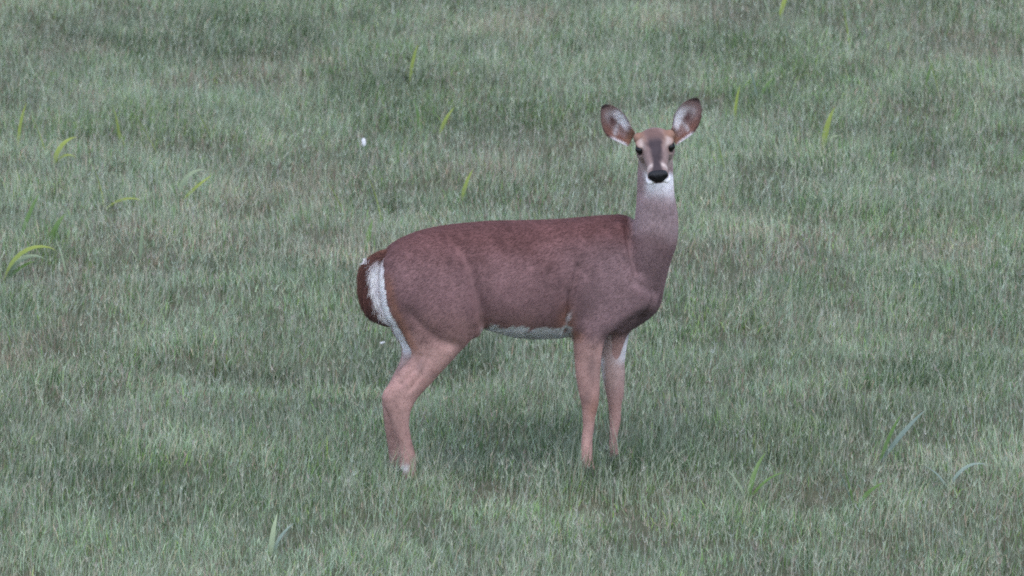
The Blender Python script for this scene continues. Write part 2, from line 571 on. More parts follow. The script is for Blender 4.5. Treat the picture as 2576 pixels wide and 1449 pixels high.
# f, half width, top, bottom, squareness
head = [(-.088, .018, .012, -.030), (-.078, .034, .024, -.050), (-.060, .058, .032, -.064), (-.038, .065, .036, -.074), (-.016, .060, .041, -.076), (.006, .051, .042, -.073), (.025, .046, .042, -.068),
        (.050, .043, .035, -.060), (.080, .039, .028, -.051), (.105, .0355, .024, -.045), (.128, .036, .021, -.043), (.146, .035, .016, -.041), (.156, .029, .008, -.037), (.162, .018, -.002, -.030)]
rings = []
for (f, w, t_, b_) in densify(head, 3):
    c, hh = (t_ + b_) / 2, (t_ - b_) / 2
    ring = []
    for a in TH:
        s, co = math.sin(a), math.cos(a)
        ww = w * np.sign(co) * abs(co) ** (0.68 if s > 0 and f < .02 else 0.85)
        if s < 0:
            ww *= 1 - 0.30 * abs(s) * (f > 0.0)
        ring.append(H(ww, f, c + hh * s))
    rings.append(ring)
pieces.append(ring_loft(rings))
for sgn in (-1, 1):
    ellipsoid(H(sgn * .041, -.030, -.036), (.026, .048, .038), HROT)      # cheek
    ellipsoid(H(sgn * .050, -.002, .0165), (.018, .024, .010), HROT)       # brow over the eye
    ellipsoid(H(sgn * .050, .008, -.020), (.012, .020, .008), HROT)       # lower rim of the eye
    ellipsoid(H(sgn * .0275, .140, -.029), (.0155, .024, .0135), HROT)       # upper lip
    ellipsoid(H(sgn * .053, -.046, .008), (.019, .020, .020), HROT)       # root of the ear
# point of the shoulder, elbow, hip and stifle under the hide, on both sides
for sgn in (-1, 1):
    for (u, v, off, r) in [(1618, 735, .066, (.055, .035, .070)), (1455, 800, .088, (.040, .035, .045)), (1555, 600, .060, (.050, .040, .075)),
                           (1190, 800, .082, (.040, .030, .055)), (1010, 680, .060, (.045, .040, .050))]:
        c = P(u, v, 0)
        y = cl(u) + sgn * off
        ellipsoid((c[0], y, c[2] - cl(u) * SE / CE), r)

Vs, Fs, o = [], [], 0
for V, F in pieces:
    Vs.append(V); Fs += [tuple(i + o for i in f) for f in F]; o += len(V)
raw = mesh_from(np.concatenate(Vs), Fs, 'raw')
tmp = bpy.data.objects.new('tmp', raw)
COL.objects.link(tmp)
md = tmp.modifiers.new('remesh', 'REMESH')
md.mode = 'VOXEL'
md.voxel_size = 0.0042
dg = bpy.context.evaluated_depsgraph_get()
body = bpy.data.meshes.new_from_object(tmp.evaluated_get(dg))
bpy.data.objects.remove(tmp)
nv = len(body.vertices)
co = np.empty(nv * 3); body.vertices.foreach_get('co', co); co = co.reshape(-1, 3)
ed = np.empty(len(body.edges) * 2, np.int32); body.edges.foreach_get('vertices', ed); ed = ed.reshape(-1, 2)
deg = np.bincount(ed.ravel(), minlength=nv).astype(float)


def lap(c):
    out = np.zeros_like(c)
    for k in range(c.shape[1]):
        out[:, k] = np.bincount(ed[:, 0], c[ed[:, 1], k], nv) + np.bincount(ed[:, 1], c[ed[:, 0], k], nv)
    return out / deg[:, None]


hr, hf, hu = head_local(co)
uu, vv = proj(co)
in_head = sstep(-.10, -.06, hf) * (np.abs(hr) < .1) * sstep(-.115, -.085, hu)
lowleg = sstep(860, 940, vv)
wts = 0.6 * (1 - 0.86 * in_head) * (1 - 0.72 * lowleg)
for it in range(26):
    co = co + (lap(co) - co) * wts[:, None]


def seg_dist(px, py, poly):
    d = np.full(px.shape, 1e9)
    for (ax_, ay_), (bx_, by_) in zip(poly[:-1], poly[1:]):
        ex, ey = bx_ - ax_, by_ - ay_
        t = np.clip(((px - ax_) * ex + (py - ay_) * ey) / (ex * ex + ey * ey), 0, 1)
        d = np.minimum(d, np.hypot(px - ax_ - ex * t, py - ay_ - ey * t))
    return d


def normals_of(me, c):
    me.vertices.foreach_set('co', c.astype(np.float32).ravel())
    me.update()
    nn = np.empty(len(me.vertices) * 3, np.float32)
    me.vertices.foreach_get('normal', nn)
    return nn.reshape(-1, 3).astype(float)


nor = normals_of(body, co)
u_ = 1280 + co[:, 0] * S
lat = co[:, 1] - cl(u_)
vc = V0 - S * (co[:, 2] * CE + cl(u_) * SE)       # row as if on the centre line: same on both sides
side = sstep(0.15, 0.6, np.abs(nor[:, 1]))
GROOVE = [([(1130, 582), (1168, 622), (1183, 655), (1200, 717), (1212, 755), (1213, 800)], 15, .0070),
          ([(1455, 650), (1449, 676), (1440, 722), (1430, 750), (1428, 778), (1424, 822)], 8, .0085),
          ([(1030, 770), (1072, 808), (1112, 838), (1150, 850)], 15, .0060),
          ([(1060, 880), (1045, 910), (1010, 950)], 7, .0045),
          ([(1080, 880), (1060, 925), (1030, 965)], 6, .003),
          ([(1500, 560), (1480, 620), (1462, 660)], 14, .0045),
          ([(1530, 840), (1570, 800), (1620, 770)], 10, .005),
          ([(1580, 640), (1600, 690), (1640, 715)], 12, .005),
          ([(1490, 860), (1488, 950), (1482, 1000)], 6, .0022)]
dsp = np.zeros(nv)
for poly, w, d in GROOVE:
    dsp -= 1.35 * d * np.exp(-(seg_dist(u_, vc, poly) / w) ** 2)
# ridges beside the grooves: front edge of the thigh, triceps
for poly, w, d in [([(1110, 600), (1150, 650), (1175, 720), (1190, 780)], 14, .006), ([(1470, 690), (1458, 740), (1452, 790)], 14, .006),
                   ([(1040, 720), (1010, 790), (1035, 860)], 16, .004)]:
    dsp += 1.3 * d * np.exp(-(seg_dist(u_, vc, poly) / w) ** 2)
pu, pv = proj(co)
near_side = (lat < 0.0)
for poly, w, d in [([(1576, 545), (1579, 590), (1588, 640), (1603, 685)], 7, .013), ([(1431, 735), (1428, 775), (1424, 815)], 5, .007)]:
    dsp -= d * np.exp(-(seg_dist(pu, pv, poly) / w) ** 2) * near_side
# faint ribs
rib = np.sin((u_ + 0.25 * vc) / 26.0 * 2 * np.pi) * 0.0010 * sstep(1235, 1270, u_) * sstep(1420, 1385, u_) * sstep(600, 660, vc) * sstep(810, 770, vc)
co = co + nor * ((dsp * side + rib * side) * (1 - in_head))[:, None]
for it in range(3):
    co = co + (lap(co) - co) * (0.4 * (1 - in_head) * (1 - .5 * lowleg))[:, None]
nor = normals_of(body, co)
smooth_shade(body)

# ------------------------------------------------------------------ deer: coat colours
C_BACK = np.array([0.140, 0.066, 0.064]); C_FLANK = np.array([0.200, 0.114, 0.116]); C_GREY = np.array([0.215, 0.140, 0.146])
C_NECK = np.array([0.40, 0.295, 0.305]); C_LEG = np.array([0.400, 0.240, 0.215]); C_WHITE = np.array([0.86, 0.82, 0.85])
C_DARK = np.array([0.055, 0.038, 0.038]); C_RUST = np.array([0.31, 0.140, 0.085]); C_CREAM = np.array([0.52, 0.43, 0.40])
RUMP_V = [640, 652, 700, 747, 783, 821, 865, 880]
RUMP_U = [960, 968, 969, 976, 988, 1005, 1026, 1037]


def mix(a, b, t):
    return a * (1 - t[:, None]) + b * t[:, None]


def coat(p, n):
    u, v = proj(p)
    lt = p[:, 1] - cl(u)
    vc = V0 - S * (p[:, 2] * CE + cl(u) * SE)
    n1 = fbm(p[:, 0] * 1.0 + p[:, 1] * .7, p[:, 2] + p[:, 1] * .3, 0.06, 701, 3) - 0.5
    n2_ = fbm(p[:, 0] + p[:, 1] * .5, p[:, 2], 0.018, 741, 2) - 0.5
    n3 = fbm(p[:, 0] + p[:, 1] * .4, p[:, 2] + p[:, 1] * .4, 0.2, 761, 2) - 0.5
    c = np.tile(C_BACK, (len(p), 1))
    c = mix(c, C_FLANK, sstep(575, 690, vc + n1 * 34))
    c = mix(c, C_GREY, 0.75 * sstep(1330, 1560, u + n3 * 120) * sstep(560, 640, vc))
    c = mix(c, np.array([0.27, 0.155, 0.135]), 0.5 * sstep(740, 810, vc + n1 * 40) * (u < 1450))
    # legs
    hindz = (u < 1225)
    c = mix(c, C_LEG, np.where(hindz, sstep(790, 900, vc + n1 * 60 - (u - 1060) * .15), sstep(815, 875, vc + n1 * 40)) * (vc > 770))
    c = mix(c, C_LEG * np.array([.80, .72, .72]), .55 * sstep(.1, .4, n1 + .12) * sstep(880, 920, vc) * sstep(1040, 1000, vc))
    # rust along the back of the ham and behind the elbow
    ub = np.interp(v, RUMP_V, RUMP_U)
    c = mix(c, C_RUST, .55 * np.exp(-((u - ub - 10) / 12) ** 2) * sstep(670, 730, v) * sstep(900, 860, v) * (lt < .0))
    c = mix(c, C_RUST, .6 * np.exp(-((u - 1424) / 20) ** 2 - ((vc - 785) / 38) ** 2) * (np.abs(lt) > .05))
    c = mix(c, C_RUST, .5 * np.exp(-((u - 1450) / 22) ** 2 - ((vc - 828) / 16) ** 2) * (np.abs(lt) > .05))
    c = mix(c, C_RUST, .45 * np.exp(-((u - 1495) / 22) ** 2 - ((vc - 1010) / 34) ** 2))
    # darker and paler places on the legs
    gry = np.array([0.165, 0.115, 0.112])
    for (cu, cv, su, sv, k) in [(1490, 905, 13, 45, .55), (1480, 985, 14, 20, .45), (1046, 1042, 12, 20, .40), (1058, 905, 13, 15, .45), (1090, 925, 13, 12, .35), (1012, 950, 12, 18, .3), (1548, 1000, 14, 20, .35)]:
        c = mix(c, gry, k * np.exp(-((u - cu) / su) ** 2 - ((vc - cv) / sv) ** 2) * (np.abs(lt) > .03))
    for (cu, cv, su, sv, k) in [(1022, 1003, 16, 16, .5), (1120, 850, 30, 14, .35), (1455, 1000, 6, 60, .3), (1512, 880, 6, 40, .4)]:
        c = mix(c, C_LEG * 1.25, k * np.exp(-((u - cu) / su) ** 2 - ((vc - cv) / sv) ** 2))
    # neck
    nk = sstep(640, 560, v - (u - 1640) * .25) * sstep(1575, 1600, u)
    c = mix(c, C_NECK, nk * .85)
    c = mix(c, C_GREY * .92, .8 * np.exp(-((u - 1635) / 38) ** 2 - ((v - 630) / 45) ** 2))
    # underside of the chest: shade painted into the colour, with some darker coat
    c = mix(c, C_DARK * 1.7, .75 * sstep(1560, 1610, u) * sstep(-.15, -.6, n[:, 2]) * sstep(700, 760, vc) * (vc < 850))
    # belly
    vm = V0 - S * (p[:, 2] * CE + (cl(u) - np.abs(lt)) * SE)
    bel = sstep(819, 827, vm + n2_ * 26 + n1 * 14) * sstep(1205, 1222, u) * sstep(1446, 1434, u) * (np.abs(lt) < .17)
    c = mix(c, np.array([0.46, 0.455, 0.44]), bel)
    # inner faces of the legs
    inner = sstep(.05, -.45, n[:, 1] * np.sign(lt)) * (np.abs(lt) > .03) * sstep(815, 835, vc)
    c = mix(c, np.array([0.60, 0.50, 0.48]), inner * np.where(hindz, .55 * sstep(960, 880, vc), .38 * sstep(1040, 900, vc)))
    far_fore = (lt > .03) * (u > 1500)
    c = mix(c, C_WHITE * .95, .85 * far_fore * np.exp(-((u - 1574) / 22) ** 2) * sstep(835, 850, vc) * sstep(935, 900, vc) * (n[:, 1] < .2))
    c = mix(c, C_WHITE * .8, .7 * far_fore * np.exp(-((u - 1516) / 7) ** 2) * sstep(900, 920, vc) * sstep(1000, 970, vc))
    # little white tuft behind the elbow
    c = mix(c, C_WHITE, np.exp(-((u - 1431 + (v - 800) * .35) / 4.5) ** 2 - ((v - 800) / 12) ** 2) * (lt < 0))
    # rump
    rump = (u < ub - 1 + n2_ * 6) * sstep(640, 655, v) * sstep(905, 870, v) * (lt > -.075) * (lt < .062)
    c = mix(c, C_WHITE, rump.astype(float))
    # pasterns
    c = mix(c, C_WHITE * .9, .8 * np.exp(-((vc - 1163) / 10) ** 2) * hindz * (n[:, 1] < 0) * (u > 1010) * (u < 1030))
    # head
    r, f, h = head_local(p)
    hd = sstep(-.115, -.085, f) * (np.abs(r) < .11) * (h > -.10) * (v < 480)
    hc = np.tile(np.array([0.25, 0.165, 0.148]), (len(p), 1))
    ar = np.abs(r)
    hc = mix(hc, np.array([0.28, 0.160, 0.118]), sstep(.02, .045, ar) * sstep(.03, -.01, f) * sstep(-.01, .015, h))
    hc = mix(hc, np.array([0.165, 0.098, 0.085]), .85 * sstep(.040, .010, ar + n2_ * .02) * sstep(.03, -.02, f) * (h > 0))
    hc = mix(hc, np.array([0.42, 0.32, 0.30]), .8 * sstep(-.030, -.048, h) * sstep(.06, .0, f))
    hc = mix(hc, np.array([0.30, 0.215, 0.205]), .7 * sstep(.03, .06, f))
    wid = np.interp(f, [-.02, .02, .06, .10, .13], [.022, .024, .020, .015, .018])
    hc = mix(hc, np.array([0.042, 0.033, 0.040]), .92 * sstep(wid + .010, wid - .008, ar + n2_ * .012) * sstep(-.025, .03, f) * (h > .0))
    de = np.sqrt((ar - .0545) ** 2 + (f - .004) ** 2 + (h - .0005) ** 2)
    hc = mix(hc, C_CREAM, .75 * np.exp(-((ar - .046) / .012) ** 2 - ((h - .024) / .008) ** 2) * sstep(-.03, -.005, f) * (f < .04))
    hc = mix(hc, C_CREAM * .95, .7 * np.exp(-((ar - .048) / .012) ** 2 - ((h + .026) / .009) ** 2) * sstep(-.01, .01, f) * (f < .05))
    hc = mix(hc, np.array([0.125, 0.085, 0.08]), .75 * np.exp(-((ar - .043) / .011) ** 2 - ((f - .058) / .016) ** 2 - ((h + .022) / .014) ** 2))
    hc = mix(hc, C_DARK * .7, sstep(.0235, .0195, de))
    hc = mix(hc, C_CREAM * 1.15, .9 * np.exp(-((f - .122) / .010) ** 2) * sstep(.010, .020, ar) * sstep(-.012, .000, h))
    hc = mix(hc, C_WHITE, sstep(-.014, -.020, h) * sstep(.118, .128, f) * sstep(.012, .020, ar))
    hc = mix(hc, C_WHITE * .9, sstep(-.036, -.042, h) * sstep(.02, .06, f))
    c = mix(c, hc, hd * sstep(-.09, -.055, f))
    # throat
    c = mix(c, C_WHITE * .95, sstep(1612, 1632, u + n2_ * 12) * sstep(1700, 1690, u) * sstep(522, 462, v + n1 * 26 - (u - 1660) * .15) * sstep(428, 442, v) * (f < .09) * sstep(.15, -.15, n[:, 1]))
    return np.clip(c * (1 + n1[:, None] * .42 + n2_[:, None] * .30 + n3[:, None] * .35), .01, .9)


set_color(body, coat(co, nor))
deer = bpy.data.objects.new('deer', None)
COL.objects.link(deer)
deer.empty_display_size = 0.3
deer['label'] = 'brown doe with raised ears standing alert in the grass'
deer['category'] = 'deer'
link('body', body, M_SKIN, deer)

# ------------------------------------------------------------------ deer: tail
tail_rows = [(634, 985, 7, .016), (640, 964, 12, .022), (655, 945, 18, .028), (680, 932, 23, .032), (710, 928, 26, .036), (740, 930, 27, .037), (768, 938, 25, .034),
             (790, 951, 20, .028), (806, 964, 14, .020), (816, 974, 6, .010)]
tr = densify(tail_rows, 4)
tr[:, 2:] *= 0.82
tr[:, 1] += 3.0
rings = []
for i, (v, u, hu_, hd_) in enumerate(tr):
    d = tr[min(i + 1, len(tr) - 1)] - tr[max(i - 1, 0)]
    tx, tv = d[1], d[0]
    ln = math.hypot(tx, tv)
    nx_, nv_ = tv / ln, -tx / ln          # across the tail, in the picture plane
    y = cl(950) - .006
    rings.append([P(u + nx_ * hu_ * math.cos(a), v + nv_ * hu_ * math.cos(a), y) + np.array([0, hd_ * math.sin(a), 0]) for a in TH])
V, F = ring_loft(rings)
tail = mesh_from(V, F, 'tail')
smooth_shade(tail)


def tail_coat(p, n):
    u, v = proj(p)
    uc = np.interp(v, tr[:, 0], tr[:, 1]); hw = np.interp(v, tr[:, 0], tr[:, 2])
    d = (u - uc) / hw
    nz = fbm(p[:, 0], p[:, 2] * .4, 0.008, 801, 2) - .5
    c = np.tile(np.array([0.118, 0.052, 0.044]), (len(p), 1))
    c = mix(c, np.array([0.085, 0.045, 0.038]), sstep(735, 790, v))
    c = mix(c, C_RUST * .6, .3 * sstep(-.5, -1.0, d) * sstep(760, 720, v))
    c = mix(c, C_WHITE, sstep(-.05, .15, d + nz * .22 + .35 * (v > 790)) * sstep(646, 662, v))
    return c


tn = normals_of(tail, V)
_c = np.stack([P(np.interp(q, tr[:, 0], tr[:, 1]), q, cl(950) - .006) for q in proj(V)[1]])
if ((V - _c) * tn).sum(1).mean() < 0:
    tail.flip_normals()
    tn = normals_of(tail, V)
set_color(tail, tail_coat(V, tn))
link('tail', tail, M_SKIN, deer)


# ------------------------------------------------------------------ deer: ears
def zoom_pt(zx, zy):
    return 1449 + zx * 0.2407, 221.4 + zy * 0.2407


EARS = [
    (-1, [(545, 610), (470, 578), (400, 548), (330, 510), (285, 440), (265, 350), (262, 270), (268, 215), (295, 190)],
     [(610, 475), (580, 430), (556, 380), (515, 305), (470, 260), (430, 230), (380, 202), (340, 190), (305, 187)]),
    (1, [(1040, 600), (1100, 560), (1180, 505), (1240, 450), (1280, 375), (1300, 290), (1295, 200), (1275, 140), (1250, 118)],
     [(975, 475), (996, 430), (1003, 390), (1012, 320), (1040, 255), (1090, 195), (1140, 155), (1190, 130), (1238, 117)]),
]
ear_fur = []
NT, NS = 15, 33
for sgn, outer, inner in EARS:
    eo = densify([zoom_pt(*q) for q in outer], 4); ei = densify([zoom_pt(*q) for q in inner], 4)
    grid = np.zeros((NS, NT, 3)); back = np.zeros((NS, NT, 3))
    tt = np.linspace(-1, 1, NT)
    for i in range(NS):
        s = i / (NS - 1)
        (uo, vo), (ui, vi) = eo[i], ei[i]
        half_w = math.hypot(uo - ui, vo - vi) / 2 / S
        yb = 0.006 + 0.012 * s
        for j, t_ in enumerate(tt):
            k = (t_ + 1) / 2
            u, v = uo + (ui - uo) * k, vo + (vi - vo) * k
            cup = (1 - abs(t_) ** 2.2) * half_w * (0.85 - 0.35 * s)
            roll = -0.30 * half_w * k                       # inner edge turned a little to the front
            y = yb + cup + roll
            thick = 0.0045 * (1 - .5 * s) * (1 - abs(t_) ** 4) + .0008
            grid[i, j] = P(u, v, y)
            back[i, j] = P(u, v, y + thick)
    V = np.concatenate([grid.reshape(-1, 3), back.reshape(-1, 3)])
    F = []
    nb = NS * NT
    for i in range(NS - 1):
        for j in range(NT - 1):
            q = [i * NT + j, i * NT + j + 1, (i + 1) * NT + j + 1, (i + 1) * NT + j]
            F.append(q); F.append([nb + k for k in q[::-1]])
        for j, o in ((0, 1), (NT - 1, -1)):
            q = [i * NT + j, (i + 1) * NT + j, nb + (i + 1) * NT + j, nb + i * NT + j]
            F.append(q[::o])
    for i in (0, NS - 1):
        for j in range(NT - 1):
            F.append([i * NT + j, nb + i * NT + j, nb + i * NT + j + 1, i * NT + j + 1])
    ear = mesh_from(V, F, 'ear')
    smooth_shade(ear)
    ss, t2 = np.meshgrid(np.linspace(0, 1, NS), tt, indexing='ij')
    ss, t2 = ss.ravel(), t2.ravel()
    nz = rng.random(len(ss)) - .5
    c = np.tile(np.array([0.36, 0.235, 0.22]), (len(ss), 1))
    c = mix(c, np.array([0.25, 0.125, 0.10]), sstep(-.25, -.55, t2 + nz * .15) * sstep(.75, .5, ss))
    c = mix(c, C_WHITE * 1.1, .98 * np.exp(-((ss - .40) / .22) ** 4) * sstep(.20, .42, t2 + nz * .12))
    c = mix(c, C_WHITE * .85, .65 * np.exp(-((ss - .60) / .10) ** 2) * np.exp(-((t2 - .0) / .55) ** 2))
    c = mix(c, C_WHITE * .8, .7 * np.exp(-((ss - .36 - .1 * t2) / .035) ** 2) * (np.abs(t2) < .6))
    c = mix(c, np.array([0.15, 0.072, 0.07]), .95 * np.exp(-((ss - .50) / .10) ** 2 - ((t2 - .0) / .30) ** 2))
    c = mix(c, np.array([0.30, 0.16, 0.11]), sstep(.16, .06, ss))
    c = mix(c, C_DARK, .9 * sstep(.70, .92, ss + nz * .06))
    c = mix(c, C_DARK * 1.3, .8 * sstep(.86, .97, np.abs(t2)) * sstep(.15, .3, ss))
    cb = mix(np.tile(np.array([0.20, 0.12, 0.10]), (len(ss), 1)), C_DARK, sstep(.6, .9, ss))
    cb = mix(cb, C_WHITE, sstep(-.55, -.8, t2) * sstep(.34, .22, ss))
    c = mix(c, C_WHITE, .95 * sstep(-.80, -.93, t2) * sstep(.34, .26, ss) * sstep(.01, .05, ss))
    call = np.concatenate([c, cb])
    set_color(ear, call)
    link('ear', ear, M_SKIN, deer)
    en = normals_of(ear, V)
    if en[:NS * NT, 1].mean() > 0:          # the cup opens to the front
        ear.flip_normals()
        en = normals_of(ear, V)
    ear_fur.append((ear, V, en, call, eo, ei))

# ------------------------------------------------------------------ deer: eyes and nose
for sgn in (-1, 1):
    th = np.linspace(0, 2 * np.pi, 24, endpoint=False)
    rr = [[(math.cos(ph) * math.cos(a), math.cos(ph) * math.sin(a), math.sin(ph)) for a in th] for ph in np.linspace(-1.5, 1.5, 17)]
    V, F = ring_loft(rr)
    V = (V * np.array([.0165, .0175, .0150])) @ HROT + H(sgn * .0520, .007, .0015)
    eye = mesh_from(V, F, 'eye')
    smooth_shade(eye)
    link('eye', eye, M_EYE, deer)

rr = []
nth = np.linspace(0, 2 * np.pi, 40, endpoint=False)
for (f, k) in [(.134, .80), (.142, .96), (.150, 1.0), (.158, .95), (.164, .80), (.168, .55), (.1695, .25)]:
    ring = []
    for a in nth:
        s, co_ = math.sin(a), math.cos(a)
        w = .0345 * k * np.sign(co_) * abs(co_) ** .8
        if s < 0:
            w *= 1 - .62 * abs(s) ** 1.1                     # narrows towards the lip
        h = -.008 + (.023 if s > 0 else .029) * k * np.sign(s) * abs(s) ** .85
        # nostrils: two pits at the sides
        pit = 0.0
        for sg in (-1, 1):
            pit += .007 * math.exp(-(((w - sg * .021) / .008) ** 2 + ((h + .006) / .008) ** 2))
        cleft = .003 * math.exp(-(w / .004) ** 2) * (h < 0)
        ring.append(H(w, f - pit * (k > .5) - cleft - .10 * max(0, -h - .008), h))
    rr.append(ring)
V, F = ring_loft(rr)
nose = mesh_from(V, F, 'nose')
smooth_shade(nose)
set_color(nose, np.tile(np.array([0.008, 0.0075, 0.010]), (len(V), 1)))
link('nose', nose, M_NOSE, deer)


# ------------------------------------------------------------------ deer: cloven hooves
def hoof(u, v, y):
    base = P(u, v, y)
    V, F, o = [], [], 0
    for sg in (-1, 1):
        rows = []
        for (zz, x0, x1, w) in [(-.004, -.018, .040, .0135), (.010, -.018, .036, .0130), (.028, -.016, .022, .0115), (.046, -.013, .012, .009)]:
            ring = []
            for a in np.linspace(0, 2 * np.pi, 14, endpoint=False):
                xc, xh = (x0 + x1) / 2, (x1 - x0) / 2
                ring.append((xc + xh * math.cos(a), sg * .0125 + w * math.sin(a) * (1 - .35 * max(0, math.cos(a))), zz))
            rows.append(ring)
        v_, f_ = ring_loft(rows)
        V.append(v_); F += [tuple(i + o for i in f) for f in f_]; o += len(v_)
        dew = [[(-.024 + .006 * math.cos(a) - k * .004, sg * .012 + .005 * math.sin(a), .056 + k * .012) for a in np.linspace(0, 2 * np.pi, 8, endpoint=False)] for k in (0, 1)]
        v_, f_ = ring_loft(dew)
        V.append(v_); F += [tuple(i + o for i in f) for f in f_]; o += len(v_)
    V = np.concatenate(V)
    V[:, 0] += base[0]; V[:, 1] += y
    V[:, 2] += 0.004
    me = mesh_from(V, F, 'hoof')
    smooth_shade(me)
    set_color(me, np.tile(np.array([0.045, 0.038, 0.036]), (len(V), 1)))
    link('hoof', me, M_HOOF, deer)


def last_y(rows, o0, o1, ur):
    return rows_y(rows, o0, o1, ur)[-1][3]


hoof(1030, 1212, last_y(hind_near, -.062, -.082, 1040))
hoof(1006, 1190, last_y(hind_far, .058, .086, 1020))
hoof(1482, 1192, last_y(fore_near, -.070, -.086, 1490))
hoof(1550, 1163, last_y(fore_far, .060, .082, 1545))


# ------------------------------------------------------------------ deer: hair
def sample_surface(me, c, n):
    me.calc_loop_triangles()
    tri = np.empty(len(me.loop_triangles) * 3, np.int32)
    me.loop_triangles.foreach_get('vertices', tri)
    tri = tri.reshape(-1, 3)
    A, B, D = c[tri[:, 0]], c[tri[:, 1]], c[tri[:, 2]]
    fn = np.cross(B - A, D - A)
    area = np.linalg.norm(fn, axis=1)
    idx = rng.choice(len(tri), n, p=area / area.sum())
    r1, r2 = np.sqrt(rng.random(n)), rng.random(n)
    w = np.stack([1 - r1, r1 * (1 - r2), r1 * r2], 1)
    pos = (c[tri[idx]] * w[:, :, None]).sum(1)
    return pos, tri[idx], w


def unit(a):
    return a / np.maximum(np.linalg.norm(a, axis=1), 1e-9)[:, None]


H_POS, H_COL, H_RAD = [], [], []


def add_hair(pos, n, flow, length, lift, colr, rad, jit=.25, droop=0.0):
    k = len(pos)
    f = flow - n * (flow * n).sum(1)[:, None]
    f = unit(unit(f) + rng.normal(0, jit, (k, 3)))
    f = unit(f - n * (f * n).sum(1)[:, None])
    L = (length * rng.uniform(.7, 1.3, k))[:, None]
    lf = (lift * rng.uniform(.6, 1.4, k))[:, None]
    p0 = pos - n * .001
    p1 = pos + f * L * .35 + n * L * lf * .45
    p2 = pos + f * L * .70 + n * L * lf * .75
    p3 = pos + f * L * 1.0 + n * L * lf * .85
    if droop:
        p2[:, 2] -= droop * L[:, 0] * .4
        p3[:, 2] -= droop * L[:, 0]
    H_POS.append(np.stack([p0, p1, p2, p3], 1))
    H_COL.append(colr)
    H_RAD.append(np.broadcast_to(rad, (k,)).copy())


def bump_color(c, amt):
    k = len(c)
    return np.clip(c * rng.lognormal(-amt * amt * .5, amt, (k, 1)) * rng.uniform(.95, 1.05, (k, 3)), .004, .95)


pos, ti, w = sample_surface(body, co, 110000)
nn = unit((nor[ti] * w[:, :, None]).sum(1))
u, v = proj(pos)
r, f, h = head_local(pos)
is_head = sstep(-.10, -.07, f) * (np.abs(r) < .1) * (h > -.09) * (v < 470)
legw = sstep(820, 890, v)
neckw = sstep(690, 600, v) * sstep(1570, 1600, u)
flow = np.tile(np.array([-1.0, 0, -.55]), (len(pos), 1))
flow = mix(flow, np.array([-.15, 0, -1.0]), np.maximum(legw, neckw))
flow = mix(flow, -HF + .15 * HU, is_head)
flow = flow + .25 * np.stack([np.zeros(len(pos)), (pos[:, 1] - cl(u)) * 3, np.zeros(len(pos))], 1)
ln = .0125 - .0055 * legw - .008 * is_head - .002 * neckw
cc = coat(pos, nn)
rumpw = ((cc.min(1) > .42) & (v < 900) & (u < 1050)).astype(float)
ln = ln + rumpw * .004
hk = (np.sqrt((np.abs(r) - .0515) ** 2 + (f - .006) ** 2 + h ** 2) > .019) & ~((f > .134) & (np.abs(r) < .034) & (h > -.034))
add_hair(pos[hk], nn[hk], flow[hk], ln[hk], .13 - .02 * legw[hk], bump_color(cc[hk], .14), .00034, .22)
# belly fringe
bl = (v > 828) & (u > 1215) & (u < 1440) & (nn[:, 2] < -.2)
add_hair(pos[bl], nn[bl], flow[bl], np.full(bl.sum(), .018), .30, bump_color(cc[bl], .1), .0004, .3)

tp, ti, w = sample_surface(tail, np.array([v_.co for v_ in tail.vertices]), 16000)
nn = unit((tn[ti] * w[:, :, None]).sum(1))
u, v = proj(tp)
i = np.clip(np.searchsorted(tr[:, 0], v), 1, len(tr) - 1)
tg = np.stack([(tr[i, 1] - tr[i - 1, 1]) / S, 0 * u, -(tr[i, 0] - tr[i - 1, 0]) / S], 1)
add_hair(tp, nn, unit(tg), np.clip(.028 * sstep(632, 660, v) * sstep(820, 770, v) + .010, 0, 1), .22, bump_color(tail_coat(tp, nn), .34), .00042, .2)
sp = np.stack([P(921 + rng.normal(0, 3), 662 + rng.normal(0, 3), cl(950) - .01 + rng.normal(0, .012)) for _ in range(160)])[:70]
add_hair(sp, np.tile(unit(np.array([[-.8, 0, .6]])), (70, 1)), np.tile(np.array([[-.7, 0, .5]]), (70, 1)) + rng.normal(0, .25, (70, 3)), np.full(70, .016), .5, bump_color(np.tile(C_WHITE, (70, 1)), .1), .0004, .35)
for (me, V, en, call, eo, ei) in ear_fur:
    ep, ti, w = sample_surface(me, V, 9000)
    nn = unit((en[ti] * w[:, :, None]).sum(1))
    c = (call[ti] * w[:, :, None]).sum(1)
    ax_ = P(*(eo[-1]), 0) - P(*((eo[0] + ei[0]) / 2), 0)
    add_hair(ep, nn, np.tile(ax_ / np.linalg.norm(ax_), (len(ep), 1)), np.full(len(ep), .007), .25, bump_color(c, .10), .0004, .35)

HP = np.concatenate(H_POS).astype(np.float32)
HC = np.concatenate(H_COL)
HRd = np.concatenate(H_RAD).astype(np.float32)
hc = bpy.data.hair_curves.new('hair')
hc.add_curves([4] * len(HP))
hc.points.foreach_set('position', HP.reshape(-1))
taper = np.array([1.0, .95, .75, .25], np.float32)
hc.points.foreach_set('radius', (HRd[:, None] * taper).ravel())
at_ = hc.attributes.new('tint', 'FLOAT_COLOR', 'CURVE')
c4 = np.ones((len(HC), 4), np.float32); c4[:, :3] = HC
at_.data.foreach_set('color', c4.ravel())
hair = link('hair', hc, M_FUR, deer)


